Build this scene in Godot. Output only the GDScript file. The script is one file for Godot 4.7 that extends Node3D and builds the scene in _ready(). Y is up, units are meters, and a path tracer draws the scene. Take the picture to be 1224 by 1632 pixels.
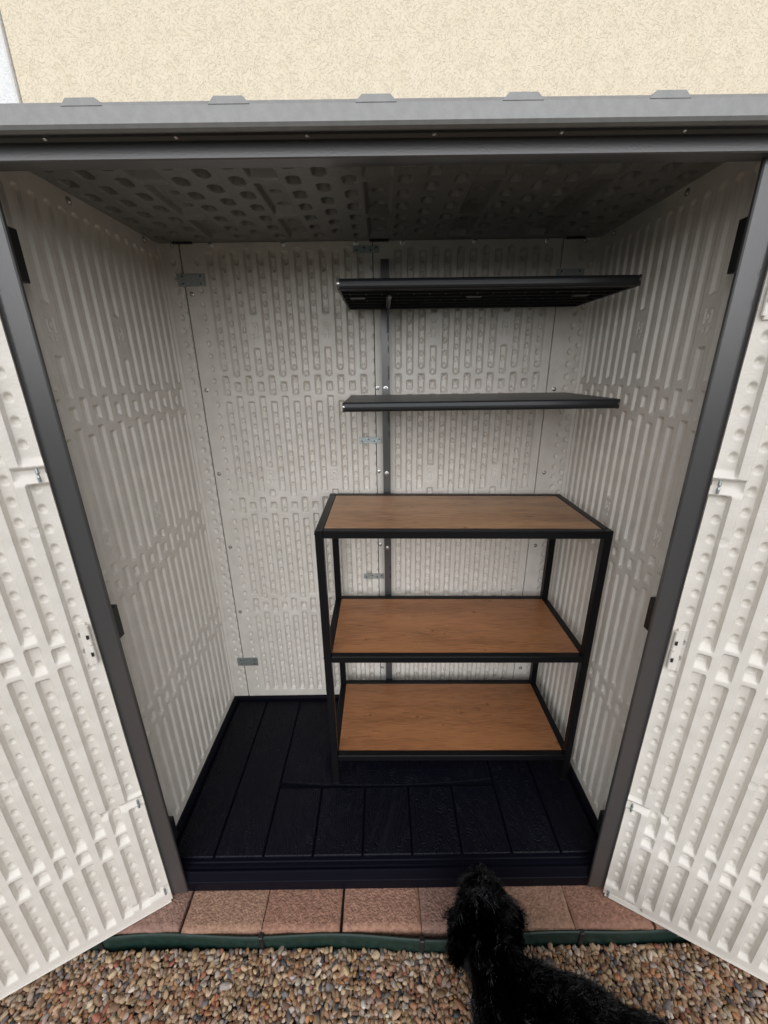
extends Node3D

# ------------------------------------------------------------------ helpers
var M := {}
var rng := RandomNumberGenerator.new()
var taken := {}
var box_cache := {}

class Relief:
	# a moulded panel: a grid of depths (negative = recessed), carved by grooves and dimples
	var nx: int
	var ny: int
	var v0: float
	var dv: float
	var us := PackedFloat32Array()
	var h := PackedFloat32Array()
	func _init(ua: float, ub: float, va: float, vb: float, su: float, sv: float, lines := []) -> void:
		# lines: the places where a column's edges need grid lines of their own
		var l := [ua, ub]
		for x in lines:
			if x > ua + 0.0004 and x < ub - 0.0004: l.append(x)
		l.sort()
		us.append(l[0])
		for i in range(1, l.size()):
			var gap: float = l[i] - us[us.size() - 1]
			if gap < 0.00035 and i < l.size() - 1: continue
			var from: float = us[us.size() - 1]
			var n: int = maxi(1, int(round(gap / su)))
			for k in range(1, n + 1): us.append(from + gap * k / n)
		nx = us.size() - 1
		ny = int(ceil((vb - va) / sv))
		v0 = va; dv = (vb - va) / ny
		h.resize((nx + 1) * (ny + 1)); h.fill(0.0)
	func span(ua: float, ub: float) -> Vector2i:
		return Vector2i(clampi(us.bsearch(ua) - 1, 0, nx), clampi(us.bsearch(ub) + 1, 0, nx))
	func groove(ua: float, ub: float, va: float, vb: float, depth: float, ru: float, rtop: float, rbot: float, round_top := false) -> void:
		var i := span(ua, ub)
		var j0: int = clampi(int((va - v0) / dv), 0, ny)
		var j1: int = clampi(int((vb - v0) / dv) + 1, 0, ny)
		var r: float = (ub - ua) * 0.5
		var cu: float = (ua + ub) * 0.5
		for j in range(j0, j1 + 1):
			var v: float = v0 + j * dv
			var b: float = minf((v - va) / rbot, (vb - v) / rtop)
			var cap: bool = round_top and v > vb - r
			for k in range(i.x, i.y + 1):
				var u: float = us[k]
				var a: float = minf(u - ua, ub - u) / ru
				if cap:
					a = (r - sqrt((u - cu) * (u - cu) + (v - vb + r) * (v - vb + r))) / ru
				elif b < a:
					a = b
				if a > 0.0:
					var d: float = -depth * minf(a, 1.0)
					var n: int = j * (nx + 1) + k
					if d < h[n]: h[n] = d
	func dimple(cu: float, cv: float, ru: float, rv: float, depth: float, soft := 0.55) -> void:
		var i := span(cu - ru, cu + ru)
		var j0: int = clampi(int((cv - rv - v0) / dv), 0, ny)
		var j1: int = clampi(int((cv + rv - v0) / dv) + 1, 0, ny)
		for j in range(j0, j1 + 1):
			for k in range(i.x, i.y + 1):
				var e: float = 1.0 - Vector2((us[k] - cu) / ru, (v0 + j * dv - cv) / rv).length()
				if e > 0.0:
					h[j * (nx + 1) + k] -= depth * smoothstep(0.0, 1.0, minf(e / soft, 1.0))
	func slot_into(cu: float, cv: float, hu: float, hv: float, depth: float) -> void:
		slot(cu, cv, hu, hv, hu * 0.95, depth, 0.0028)
	func slot(cu: float, cv: float, hu: float, hv: float, r: float, depth: float, ramp: float) -> void:
		var i := span(cu - hu, cu + hu)
		var j0: int = clampi(int((cv - hv - v0) / dv), 0, ny)
		var j1: int = clampi(int((cv + hv - v0) / dv) + 1, 0, ny)
		for j in range(j0, j1 + 1):
			for k in range(i.x, i.y + 1):
				var q := Vector2(absf(us[k] - cu) - hu + r, absf(v0 + j * dv - cv) - hv + r)
				var d: float = r - (q.max(Vector2.ZERO).length() + minf(maxf(q.x, q.y), 0.0))
				if d > 0.0: h[j * (nx + 1) + k] = minf(h[j * (nx + 1) + k], -depth * minf(d / ramp, 1.0))
	func waver(amount: float, freq: float, seed_: int) -> void:
		var n := FastNoiseLite.new(); n.seed = seed_; n.frequency = freq
		for j in ny + 1:
			for k in nx + 1:
				h[j * (nx + 1) + k] += amount * n.get_noise_2d(us[k], v0 + j * dv)
	func mesh(o: Vector3, uu: Vector3, vv: Vector3, nn: Vector3, thick: float) -> ArrayMesh:
		var w: int = nx + 1
		var count: int = w * (ny + 1)
		var p := PackedVector3Array(); p.resize(count)
		var q := PackedVector3Array(); q.resize(count)
		for j in ny + 1:
			var ja: int = maxi(j - 1, 0) * w
			var jb: int = mini(j + 1, ny) * w
			var jd: float = dv * (mini(j + 1, ny) - maxi(j - 1, 0))
			var row: Vector3 = o + vv * (v0 + j * dv)
			for i in w:
				var k: int = j * w + i
				var ia: int = maxi(i - 1, 0)
				var ib: int = mini(i + 1, nx)
				p[k] = row + uu * us[i] + nn * h[k]
				var gu: float = (h[j * w + ib] - h[j * w + ia]) / (us[ib] - us[ia])
				var gv: float = (h[jb + i] - h[ja + i]) / jd
				q[k] = (nn - uu * gu - vv * gv).normalized()
		var ix := PackedInt32Array(); ix.resize(nx * ny * 6)
		var flip: bool = uu.cross(vv).dot(nn) < 0.0
		var t := 0
		for j in ny:
			for i in nx:
				var a: int = j * w + i
				ix[t] = a
				ix[t + (2 if flip else 1)] = a + w + 1
				ix[t + (1 if flip else 2)] = a + 1
				ix[t + 3] = a
				ix[t + (5 if flip else 4)] = a + w
				ix[t + (4 if flip else 5)] = a + w + 1
				t += 6
		# edges and the back skin, so that the panel has thickness
		var u0: float = us[0]
		var u1: float = us[nx]
		var v1: float = v0 + ny * dv
		var c := [[u0, v0], [u1, v0], [u1, v1], [u0, v1]]
		var quads := []
		for e in 4:
			var A: Vector3 = o + uu * c[e][0] + vv * c[e][1]
			var B: Vector3 = o + uu * c[(e + 1) % 4][0] + vv * c[(e + 1) % 4][1]
			quads.append([A, B, B - nn * thick, A - nn * thick])
		var back := []
		for e in 4: back.append(o + uu * c[e][0] + vv * c[e][1] - nn * thick)
		quads.append(back)
		var mid: Vector3 = o + uu * (u0 + u1) * 0.5 + vv * (v0 + v1) * 0.5 - nn * thick * 0.5
		for f in quads:
			var n: Vector3 = (f[1] - f[0]).cross(f[2] - f[0]).normalized()
			var ctr: Vector3 = (f[0] + f[2]) * 0.5
			if n.dot(ctr - mid) < 0.0:
				n = -n
				f.reverse()
			var s: int = p.size()
			for x in f:
				p.append(x); q.append(n)
			ix.append_array(PackedInt32Array([s, s + 2, s + 1, s, s + 3, s + 2]))
		var arr := []; arr.resize(Mesh.ARRAY_MAX)
		arr[Mesh.ARRAY_VERTEX] = p; arr[Mesh.ARRAY_NORMAL] = q; arr[Mesh.ARRAY_INDEX] = ix
		var m := ArrayMesh.new()
		m.add_surface_from_arrays(Mesh.PRIMITIVE_TRIANGLES, arr)
		return m

func numbered(called: String) -> String:
	var n: int = taken.get(called, 0)
	taken[called] = n + 1
	return called if n == 0 else "%s_%03d" % [called, n]

func tag(o: Node3D, label: String, category := "", group := "", kind := "") -> void:
	if label: o.set_meta("label", label)
	if category: o.set_meta("category", category)
	if group: o.set_meta("group", group)
	if kind: o.set_meta("kind", kind)

func thing(called: String, label: String, category: String, at := Vector3.ZERO, group := "") -> Node3D:
	var o := Node3D.new(); o.name = numbered(called); add_child(o); o.position = at
	tag(o, label, category, group)
	return o

func part(called: String, mesh: Mesh, mat: Material, parent: Node = self, at := Vector3.ZERO, rot := Vector3.ZERO) -> MeshInstance3D:
	var o := MeshInstance3D.new()
	o.name = numbered(called) if parent == self else called
	o.mesh = mesh; o.material_override = mat
	parent.add_child(o, true)
	o.position = at; o.rotation = rot
	return o

func lin(r: float, g: float, b: float) -> Color:
	return Color(r, g, b).linear_to_srgb()

func mat(c: Color, rough := 0.6, metal := 0.0, spec := 0.5) -> StandardMaterial3D:
	var m := StandardMaterial3D.new()
	m.albedo_color = c; m.roughness = rough; m.metallic = metal; m.metallic_specular = spec
	return m

func noise_tex(size: int, freq: float, a: Color, b: Color, seed_: int, oct := 4, kind := FastNoiseLite.TYPE_SIMPLEX_SMOOTH) -> NoiseTexture2D:
	var n := FastNoiseLite.new(); n.seed = seed_; n.frequency = freq; n.fractal_octaves = oct; n.noise_type = kind
	var t := NoiseTexture2D.new(); t.width = size; t.height = size; t.seamless = true; t.noise = n
	var g := Gradient.new(); g.set_color(0, a); g.set_color(1, b); t.color_ramp = g
	return t

func tri(m: StandardMaterial3D, s: float) -> void:
	m.uv1_triplanar = true; m.uv1_world_triplanar = true; m.uv1_scale = Vector3(s, s, s)

func quad(st: SurfaceTool, a: Vector3, b: Vector3, c: Vector3, d: Vector3, away: Vector3) -> void:
	# a face whose normal points away from the point given
	var n: Vector3 = (b - a).cross(c - a)
	if n.length_squared() < 1e-16: n = (c - a).cross(d - a)
	n = n.normalized()
	var l := [a, b, c, d]
	if n.dot((a + b + c + d) * 0.25 - away) < 0.0:
		n = -n; l.reverse()
	st.set_normal(n)
	for k in [0, 2, 1, 0, 3, 2]:
		st.set_normal(n); st.set_uv(Vector2(l[k].x, l[k].z)); st.add_vertex(l[k])

func cbox(s: Vector3, c := 0.0015) -> ArrayMesh:
	var key := "%.4f %.4f %.4f %.4f" % [s.x, s.y, s.z, c]
	if box_cache.has(key): return box_cache[key]
	var st := SurfaceTool.new(); st.begin(Mesh.PRIMITIVE_TRIANGLES)
	var e := s * 0.5
	for ax in 3:
		var b: int = (ax + 1) % 3
		var d: int = (ax + 2) % 3
		for sg in [-1.0, 1.0]:
			var l := []
			for k in [[-1, -1], [1, -1], [1, 1], [-1, 1]]:
				var v := Vector3.ZERO
				v[ax] = sg * e[ax]; v[b] = k[0] * (e[b] - c); v[d] = k[1] * (e[d] - c)
				l.append(v)
			quad(st, l[0], l[1], l[2], l[3], Vector3.ZERO)
		for s1 in [-1.0, 1.0]:
			for s2 in [-1.0, 1.0]:
				var l := []
				for k in [[-1, 0], [1, 0], [1, 1], [-1, 1]]:
					var v := Vector3.ZERO
					v[ax] = k[0] * (e[ax] - c)
					v[b] = s1 * (e[b] - (c if k[1] == 0 else 0.0)); v[d] = s2 * (e[d] - (0.0 if k[1] == 0 else c))
					l.append(v)
				quad(st, l[0], l[1], l[2], l[3], Vector3.ZERO)
	for sx in [-1.0, 1.0]:
		for sy in [-1.0, 1.0]:
			for sz in [-1.0, 1.0]:
				var A := Vector3(sx * e.x, sy * (e.y - c), sz * (e.z - c))
				var B := Vector3(sx * (e.x - c), sy * e.y, sz * (e.z - c))
				var C := Vector3(sx * (e.x - c), sy * (e.y - c), sz * e.z)
				var n := Vector3(sx, sy, sz).normalized()
				var l := [A, B, C]
				if (B - A).cross(C - A).dot(n) > 0.0: l = [A, C, B]
				for v in l:
					st.set_normal(n); st.set_uv(Vector2(v.x, v.z)); st.add_vertex(v)
	var m := st.commit()
	box_cache[key] = m
	return m

func box(called: String, lo: Vector3, hi: Vector3, m: Material, parent: Node = self, c := 0.0015) -> MeshInstance3D:
	return part(called, cbox(hi - lo, c), m, parent, (lo + hi) * 0.5)

func beam(called: String, a: Vector3, b: Vector3, w: float, hgt: float, m: Material, parent: Node, c := 0.0015) -> MeshInstance3D:
	# a straight bar of section w x hgt from a to b
	var d := b - a
	var o := part(called, cbox(Vector3(d.length(), hgt, w), c), m, parent, (a + b) * 0.5)
	var x := d.normalized()
	var z := x.cross(Vector3.UP).normalized() if absf(x.y) < 0.9 else Vector3(0, 0, 1)
	o.basis = Basis(x, z.cross(x).normalized(), z)
	return o

func extrude(profile: PackedVector2Array, along: Vector3, up: Vector3, out: Vector3, a: float, b: float) -> ArrayMesh:
	# profile in (out, up), swept from a to b along a direction
	var st := SurfaceTool.new(); st.begin(Mesh.PRIMITIVE_TRIANGLES)
	var n: int = profile.size()
	var ccw: bool = not Geometry2D.is_polygon_clockwise(profile)
	for i in n:
		var p: Vector2 = profile[i]
		var q: Vector2 = profile[(i + 1) % n]
		var nr := Vector2(q.y - p.y, p.x - q.x)
		if not ccw: nr = -nr
		var n3: Vector3 = (out * nr.x + up * nr.y).normalized()
		var A: Vector3 = out * p.x + up * p.y + along * a
		var B: Vector3 = out * q.x + up * q.y + along * a
		quad(st, A, B, B + along * (b - a), A + along * (b - a), (A + B) * 0.5 + along * (b - a) * 0.5 - n3)
	var ix := Geometry2D.triangulate_polygon(profile)
	for side in [a, b]:
		var n3: Vector3 = out.cross(up).normalized()
		if n3.dot(along) * (-1.0 if (side == a) == (b > a) else 1.0) < 0.0: n3 = -n3
		for k in range(0, ix.size(), 3):
			var l := []
			for e in 3: l.append(out * profile[ix[k + e]].x + up * profile[ix[k + e]].y + along * side)
			if (l[1] - l[0]).cross(l[2] - l[0]).dot(n3) > 0.0: l.reverse()
			for v in l:
				st.set_normal(n3); st.set_uv(Vector2(v.x, v.z)); st.add_vertex(v)
	return st.commit()

func lathe(profile: Array, seg := 12) -> ArrayMesh:
	# profile of [radius, height] turned about y
	var st := SurfaceTool.new(); st.begin(Mesh.PRIMITIVE_TRIANGLES)
	for i in profile.size() - 1:
		for k in seg:
			var t0: float = TAU * k / seg
			var t1: float = TAU * (k + 1) / seg
			var A := Vector3(cos(t0) * profile[i][0], profile[i][1], sin(t0) * profile[i][0])
			var B := Vector3(cos(t1) * profile[i][0], profile[i][1], sin(t1) * profile[i][0])
			var C := Vector3(cos(t1) * profile[i + 1][0], profile[i + 1][1], sin(t1) * profile[i + 1][0])
			var D := Vector3(cos(t0) * profile[i + 1][0], profile[i + 1][1], sin(t0) * profile[i + 1][0])
			var dr: float = profile[i + 1][0] - profile[i][0]
			var dh: float = profile[i + 1][1] - profile[i][1]
			var mid: Vector3 = (A + B + C + D) * 0.25
			var o: Vector3 = Vector3(mid.x, 0, mid.z).normalized() * dh + Vector3.UP * -dr
			quad(st, A, B, C, D, mid - o)
	return st.commit()

# ------------------------------------------------------------------ build
func _ready() -> void:
	rng.seed = 7
	view()
	materials()
	setting()
	shed()
	shelving_rack()
	wall_shelves()
	dog()

func view() -> void:
	var cam := Camera3D.new(); cam.name = "camera"
	cam.fov = 103.495; cam.near = 0.02; cam.far = 300.0
	cam.position = Vector3(0.0025, 1.214, 1.2745)
	cam.rotation = Vector3(-0.3379, -0.0008, -0.0135)
	add_child(cam); cam.current = true

	var env := Environment.new()
	env.background_mode = Environment.BG_SKY
	var sm := ProceduralSkyMaterial.new()
	sm.sky_top_color = Color(0.90, 0.98, 1.10)
	sm.sky_horizon_color = Color(1.02, 1.05, 1.10)
	sm.sky_curve = 0.22
	sm.ground_bottom_color = Color(0.35, 0.33, 0.29)
	sm.ground_horizon_color = Color(0.5, 0.48, 0.44)
	var sky := Sky.new(); sky.sky_material = sm
	env.sky = sky
	env.background_energy_multiplier = 0.78
	env.tonemap_mode = Environment.TONE_MAPPER_LINEAR
	env.tonemap_exposure = 1.95
	env.sdfgi_enabled = true; env.ssao_enabled = true; env.ssil_enabled = true
	var we := WorldEnvironment.new(); we.name = "world_environment"; we.environment = env
	add_child(we)

	var sun := DirectionalLight3D.new(); sun.name = "sun"
	sun.light_energy = 0.5
	sun.light_color = Color(0.985, 0.99, 1.0)
	sun.light_angular_distance = 85.0
	sun.shadow_enabled = true
	add_child(sun)
	sun.look_at_from_position(Vector3(0.0, 1.25, 3.0), Vector3.ZERO, Vector3.UP)

func materials() -> void:
	# moulded resin of the shed walls and doors
	var p := mat(lin(0.735, 0.70, 0.645), 0.42)
	p.albedo_texture = noise_tex(512, 0.012, Color(0.93, 0.925, 0.915), Color(1, 1, 1), 3, 6)
	p.normal_enabled = true
	p.normal_scale = 0.25
	var pn := noise_tex(512, 0.12, Color.BLACK, Color.WHITE, 4, 3); pn.as_normal_map = true; pn.bump_strength = 2.0; pn.color_ramp = null
	p.normal_texture = pn
	tri(p, 2.2)
	M.resin = p
	# roof resin, a darker grey brown
	var r := mat(lin(0.225, 0.224, 0.22), 0.42, 0.0, 1.0)
	r.albedo_texture = noise_tex(512, 0.03, Color(0.88, 0.88, 0.88), Color(1, 1, 1), 5, 5)
	r.normal_enabled = true; r.normal_texture = pn; r.normal_scale = 0.12
	tri(r, 3.0)
	M.roof = r
	# powder coated steel of posts and header
	var s := mat(lin(0.045, 0.0435, 0.0445), 0.28, 0.0, 1.0)
	s.normal_enabled = true; s.normal_texture = pn; s.normal_scale = 0.12
	tri(s, 5.0)
	M.post = s
	M.black_plate = mat(lin(0.012, 0.012, 0.012), 0.45)
	M.gap = mat(lin(0.02, 0.02, 0.018), 0.9)
	var z := mat(lin(0.56, 0.60, 0.60), 0.42, 0.75)
	z.albedo_texture = noise_tex(256, 0.05, Color(0.75, 0.78, 0.78), Color(1, 1, 1), 8, 4, FastNoiseLite.TYPE_CELLULAR)
	tri(z, 12.0)
	M.zinc = z
	M.bolt = mat(lin(0.62, 0.62, 0.61), 0.25, 1.0)
	M.bolt_dark = mat(lin(0.12, 0.12, 0.12), 0.35, 1.0)
	# black rack tubing
	var k := mat(lin(0.006, 0.006, 0.007), 0.34, 0.0, 0.28)
	k.normal_enabled = true; k.normal_texture = pn; k.normal_scale = 0.1
	tri(k, 9.0)
	M.rack = k
	# moulded floor, blue black, with an embossed wood grain
	var f := mat(lin(0.0042, 0.0048, 0.0088), 0.38, 0.0, 0.26)
	f.normal_enabled = true; f.normal_texture = ImageTexture.create_from_image(grain_bump()); f.normal_scale = 0.42
	tri(f, 1.6)
	M.floor = f
	M.floor_plain = mat(lin(0.0045, 0.005, 0.009), 0.42, 0.0, 0.16)
	# black shelf plastic
	var bs := mat(lin(0.010, 0.011, 0.0125), 0.38, 0.0, 0.5)
	bs.normal_enabled = true; bs.normal_texture = pn; bs.normal_scale = 0.2
	tri(bs, 6.0)
	M.shelf = bs
	# brick pavers
	M.pavers = []
	for c in [[0.45, 0.25, 0.175], [0.36, 0.215, 0.17], [0.46, 0.275, 0.19], [0.41, 0.22, 0.155]]:
		var b := mat(lin(c[0], c[1], c[2]), 0.85)
		b.albedo_texture = noise_tex(512, 0.035, Color(0.70, 0.68, 0.67), Color(1.0, 1.0, 1.0), 11 + M.pavers.size(), 6)
		b.normal_enabled = true
		var bn := noise_tex(512, 0.07, Color.BLACK, Color.WHITE, 21, 5); bn.color_ramp = null; bn.as_normal_map = true; bn.bump_strength = 5.0
		b.normal_texture = bn; b.normal_scale = 0.8
		tri(b, 3.5)
		M.pavers.append(b)
	M.soil = mat(lin(0.03, 0.024, 0.019), 0.95)
	var g := mat(lin(0.010, 0.036, 0.027), 0.5)
	g.albedo_texture = noise_tex(256, 0.03, Color(0.7, 0.7, 0.7), Color(1, 1, 1), 31, 5)
	tri(g, 6.0)
	M.edging = g
	var pb := mat(Color.WHITE, 0.6); pb.vertex_color_use_as_albedo = true
	pb.albedo_texture = noise_tex(256, 0.06, Color(0.72, 0.70, 0.68), Color(1, 1, 1), 33, 4)
	tri(pb, 40.0)
	M.pebble = pb
	var gr := mat(lin(0.13, 0.12, 0.09), 0.95)
	gr.albedo_texture = noise_tex(512, 0.02, Color(0.55, 0.6, 0.5), Color(1, 1, 1), 35, 6)
	tri(gr, 0.7)
	M.ground = gr
	# rendered house wall
	var st := mat(lin(0.81, 0.715, 0.56), 0.92)
	st.albedo_texture = noise_tex(512, 0.01, Color(0.975, 0.97, 0.96), Color(1, 1, 1), 41, 4)
	st.heightmap_enabled = true
	st.heightmap_texture = ImageTexture.create_from_image(stucco_height(1024))
	st.heightmap_scale = 0.18
	tri(st, 3.0)
	M.stucco = st
	var wt := mat(lin(0.82, 0.82, 0.82), 0.9)
	wt.heightmap_enabled = true; wt.heightmap_texture = st.heightmap_texture; wt.heightmap_scale = 0.16
	tri(wt, 2.2)
	M.white_trim = wt
	# wood boards
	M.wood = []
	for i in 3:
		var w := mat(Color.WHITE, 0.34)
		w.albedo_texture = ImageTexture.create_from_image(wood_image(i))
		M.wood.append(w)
	var fur := mat(lin(0.021, 0.022, 0.030), 0.34, 0.0, 0.9)
	fur.cull_mode = BaseMaterial3D.CULL_DISABLED
	M.fur = fur
	M.dog_skin = mat(lin(0.006, 0.006, 0.007), 0.7)
	M.dog_eye = mat(lin(0.01, 0.006, 0.004), 0.1)

func grain_bump() -> Image:
	var n := 512
	var img := Image.create(n, n, false, Image.FORMAT_L8)
	var a := FastNoiseLite.new(); a.seed = 51; a.frequency = 1.0; a.fractal_octaves = 3
	for y in n:
		for x in n:
			var u: float = float(x) / n
			var v: float = float(y) / n
			# a closed loop in noise space keeps the repeat seamless along v
			var cv: float = cos(v * TAU) * 0.55
			var sv: float = sin(v * TAU) * 0.55
			var cu: float = cos(u * TAU) * 1.6
			var su: float = sin(u * TAU) * 1.6
			var warp: float = a.get_noise_3d(cu + 7.0, su + cv, sv)
			var line: float = sin((u * 58.0 + warp * 11.0) * TAU)
			var s: float = smoothstep(0.25, 0.95, line) * (0.55 + 0.45 * a.get_noise_3d(cu * 3.0, su * 3.0 + cv * 2.0, sv * 3.0 + 9.0))
			img.set_pixel(x, y, Color(1.0 - s, 1.0 - s, 1.0 - s))
	img.convert(Image.FORMAT_RGBA8)
	img.bump_map_to_normal_map(5.0)
	return img

func stucco_height(n: int) -> Image:
	var data := PackedByteArray(); data.resize(n * n); data.fill(215)
	var r := RandomNumberGenerator.new(); r.seed = 90
	var flow := FastNoiseLite.new(); flow.seed = 5; flow.frequency = 0.004; flow.fractal_octaves = 2
	var fine := FastNoiseLite.new(); fine.seed = 6; fine.frequency = 0.09; fine.fractal_octaves = 3
	for y in n:
		for x in n:
			data[y * n + x] = clampi(215 + int(26.0 * fine.get_noise_2d(x, y)), 0, 255)
	for s in 5200:
		var x: float = r.randf() * n
		var y: float = r.randf() * n
		var ang: float = flow.get_noise_2d(x, y) * 4.0 + PI / 2 + r.randfn(0.0, 0.5)
		var length: int = int(r.randf_range(5.0, 20.0)) * (3 if r.randf() < 0.06 else 1)
		var deep: int = r.randi_range(60, 170)
		var wid: float = r.randf_range(0.8, 2.0)
		for k in length:
			x += cos(ang); y += sin(ang)
			ang += r.randfn(0.0, 0.16)
			for dy in range(-2, 3):
				for dx in range(-2, 3):
					var d: float = Vector2(dx, dy).length()
					if d > wid + 0.6: continue
					var idx: int = posmod(int(y) + dy, n) * n + posmod(int(x) + dx, n)
					data[idx] = mini(data[idx], clampi(215 - int(deep * (1.0 - d / (wid + 1.0))), 0, 255))
	var img := Image.create_from_data(n, n, false, Image.FORMAT_L8, data)
	return img

func wood_image(which: int) -> Image:
	# stained pine, grain along x
	var w := 1024
	var hh := 512
	var data := PackedByteArray(); data.resize(w * hh * 3)
	var a := FastNoiseLite.new(); a.seed = 60 + which; a.frequency = 1.0; a.fractal_octaves = 4
	var b := FastNoiseLite.new(); b.seed = 80 + which; b.frequency = 1.0; b.fractal_octaves = 3
	var r := RandomNumberGenerator.new(); r.seed = 300 + which
	var knots := []
	for k in 9: knots.append(Vector3(r.randf(), r.randf(), r.randf_range(0.009, 0.022)))
	var scratches := []
	for k in 12: scratches.append([Vector2(r.randf(), r.randf()), r.randf() * TAU, r.randf_range(0.008, 0.03)])
	var lanes := []
	for k in 6: lanes.append(r.randf_range(-1.0, 1.0))
	var light: Vector3 = [Vector3(0.43, 0.23, 0.108), Vector3(0.36, 0.158, 0.065), Vector3(0.345, 0.148, 0.06)][which]  # one finish; lower two boards have their lighting painted in as darker, redder tone
	var dark := Vector3(0.15, 0.06, 0.024)
	for y in hh:
		var v: float = float(y) / hh
		var lane: int = int(v * 5.0)
		var off: float = lanes[lane] * 9.0
		for x in w:
			var u: float = float(x) / w
			var kn := 0.0
			var shift := 0.0
			for q in knots:
				var dx: float = (u - q.x) * 2.3
				var dy: float = v - q.y
				var d2: float = dx * dx * 0.5 + dy * dy
				var z: float = q.z
				if d2 < 0.02:
					shift += dy * exp(-d2 / (z * z * 7.0)) * 1.0
					kn = maxf(kn, exp(-(dx * dx + dy * dy) / (z * z * 1.2)))
			var vv: float = v - shift
			var g1: float = a.get_noise_2d(u * 2.2 + off, vv * 16.0 + off)
			var g2: float = b.get_noise_2d(u * 7.0 + off * 2.0, vv * 120.0)
			var g3: float = a.get_noise_2d(u * 1.3 + 40.0, vv * 4.0 + 9.0)
			var ring: float = pow(0.5 + 0.5 * sin((vv * 34.0 + g1 * 4.2) * TAU * 0.5), 3.0)
			var t: float = clampf(0.20 + 0.36 * ring + 0.70 * g2 + 0.42 * g3 + 0.08 * lanes[lane], 0.0, 1.0)
			t = clampf(maxf(t, kn * 1.05), 0.0, 1.0)
			var c: Vector3 = light.lerp(dark, t)
			c *= 1.0 + 0.10 * b.get_noise_2d(u * 120.0, v * 260.0)
			var o: int = (y * w + x) * 3
			var cc := Color(c.x, c.y, c.z).linear_to_srgb()
			data[o] = clampi(int(cc.r * 255.0), 0, 255); data[o + 1] = clampi(int(cc.g * 255.0), 0, 255); data[o + 2] = clampi(int(cc.b * 255.0), 0, 255)
	var img := Image.create_from_data(w, hh, false, Image.FORMAT_RGB8, data)
	for s in scratches:
		var p: Vector2 = s[0]
		for k in 40:
			var f: float = k / 40.0
			var x: int = clampi(int((p.x + cos(s[1]) * s[2] * f * 0.45) * w), 0, w - 1)
			var y: int = clampi(int((p.y + sin(s[1]) * s[2] * f) * hh), 0, hh - 1)
			img.set_pixel(x, y, img.get_pixel(x, y).lerp(Color(0.86, 0.70, 0.52), 0.6))
	return img

# ------------------------------------------------------------------ the setting
func setting() -> void:
	var pm := PlaneMesh.new(); pm.size = Vector2(160, 160)
	var gnd := part("ground", pm, M.ground, self, Vector3(0, -0.185, 0)); gnd.set_meta("kind", "structure")

	# house wall behind the shed
	var hw := thing("house_wall", "cream stucco house wall behind the shed with a white painted strip at its left", "wall", Vector3(0, -0.185, -0.3))
	box("stucco_wall", Vector3(-1.078, 0, -0.25), Vector3(6, 6.2, 0.0), M.stucco, hw, 0.002)
	var wp := box("white_strip", Vector3(-4.0, 0, -0.25), Vector3(-1.082, 6.2, 0.012), M.white_trim, hw, 0.004)
	wp.set_meta("label", "white rendered strip at the left end of the wall")

	# paved base: a slab with a row of brick pavers along its front
	var base := Node3D.new(); base.name = "paved_base"; base.set_meta("kind", "structure"); add_child(base)
	box("bedding", Vector3(-0.98, -0.19, -0.25), Vector3(0.98, -0.128, 0.664), M.soil, base, 0.002)
	var xs := [-0.925, -0.722, -0.525, -0.319, -0.119, 0.083, 0.282, 0.468, 0.668, 0.868]
	for i in xs.size() - 1:
		var gap_l: float = 0.0035 if i % 2 == 0 else 0.001
		var gap_r: float = 0.001 if i % 2 == 0 else 0.0035
		var o := part("paver", paver_mesh(xs[i + 1] - xs[i] - gap_l - gap_r, 0.098, 0.045, i), M.pavers[i % 4], base, Vector3((xs[i] + gap_l + xs[i + 1] - gap_r) * 0.5, -0.1265 + 0.0 + rng.randf_range(-0.002, 0.001), 0.618 + 0.005 * (i * 0.5 - 2.0) * 0.4), Vector3(rng.randf_range(-0.008, 0.008), rng.randf_range(-0.012, 0.012), 0))
		o.scale = Vector3.ONE
	for i in range(0, 9):
		part("paver", paver_mesh(0.194, 0.098, 0.045, i + 20), M.pavers[(i + 2) % 4], base, Vector3(-0.8 + 0.2 * i, -0.1275, 0.515), Vector3.ZERO)

	# green plastic lawn edging between pavers and gravel
	var ed := thing("garden_edging", "low dark green plastic edging strip between brick pavers and gravel", "edging", Vector3(0, -0.177, 0.674))
	var joints := [-0.92, -0.722, -0.319, 0.083, 0.483, 0.885]
	for i in joints.size() - 1:
		part("strip", edging_mesh(joints[i] + 0.004, joints[i + 1] - 0.004, i), M.edging, ed)
	for i in range(1, joints.size() - 1):
		box("clip", Vector3(joints[i] - 0.006, 0.008, edge_z(joints[i]) - 0.0065), Vector3(joints[i] + 0.006, 0.0635, edge_z(joints[i]) + 0.0065), M.black_plate, ed, 0.002)

	gravel()

func edge_z(x: float) -> float:
	return 0.006 * sin(x * 5.3 + 0.8) + 0.004 * sin(x * 13.0)

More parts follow.
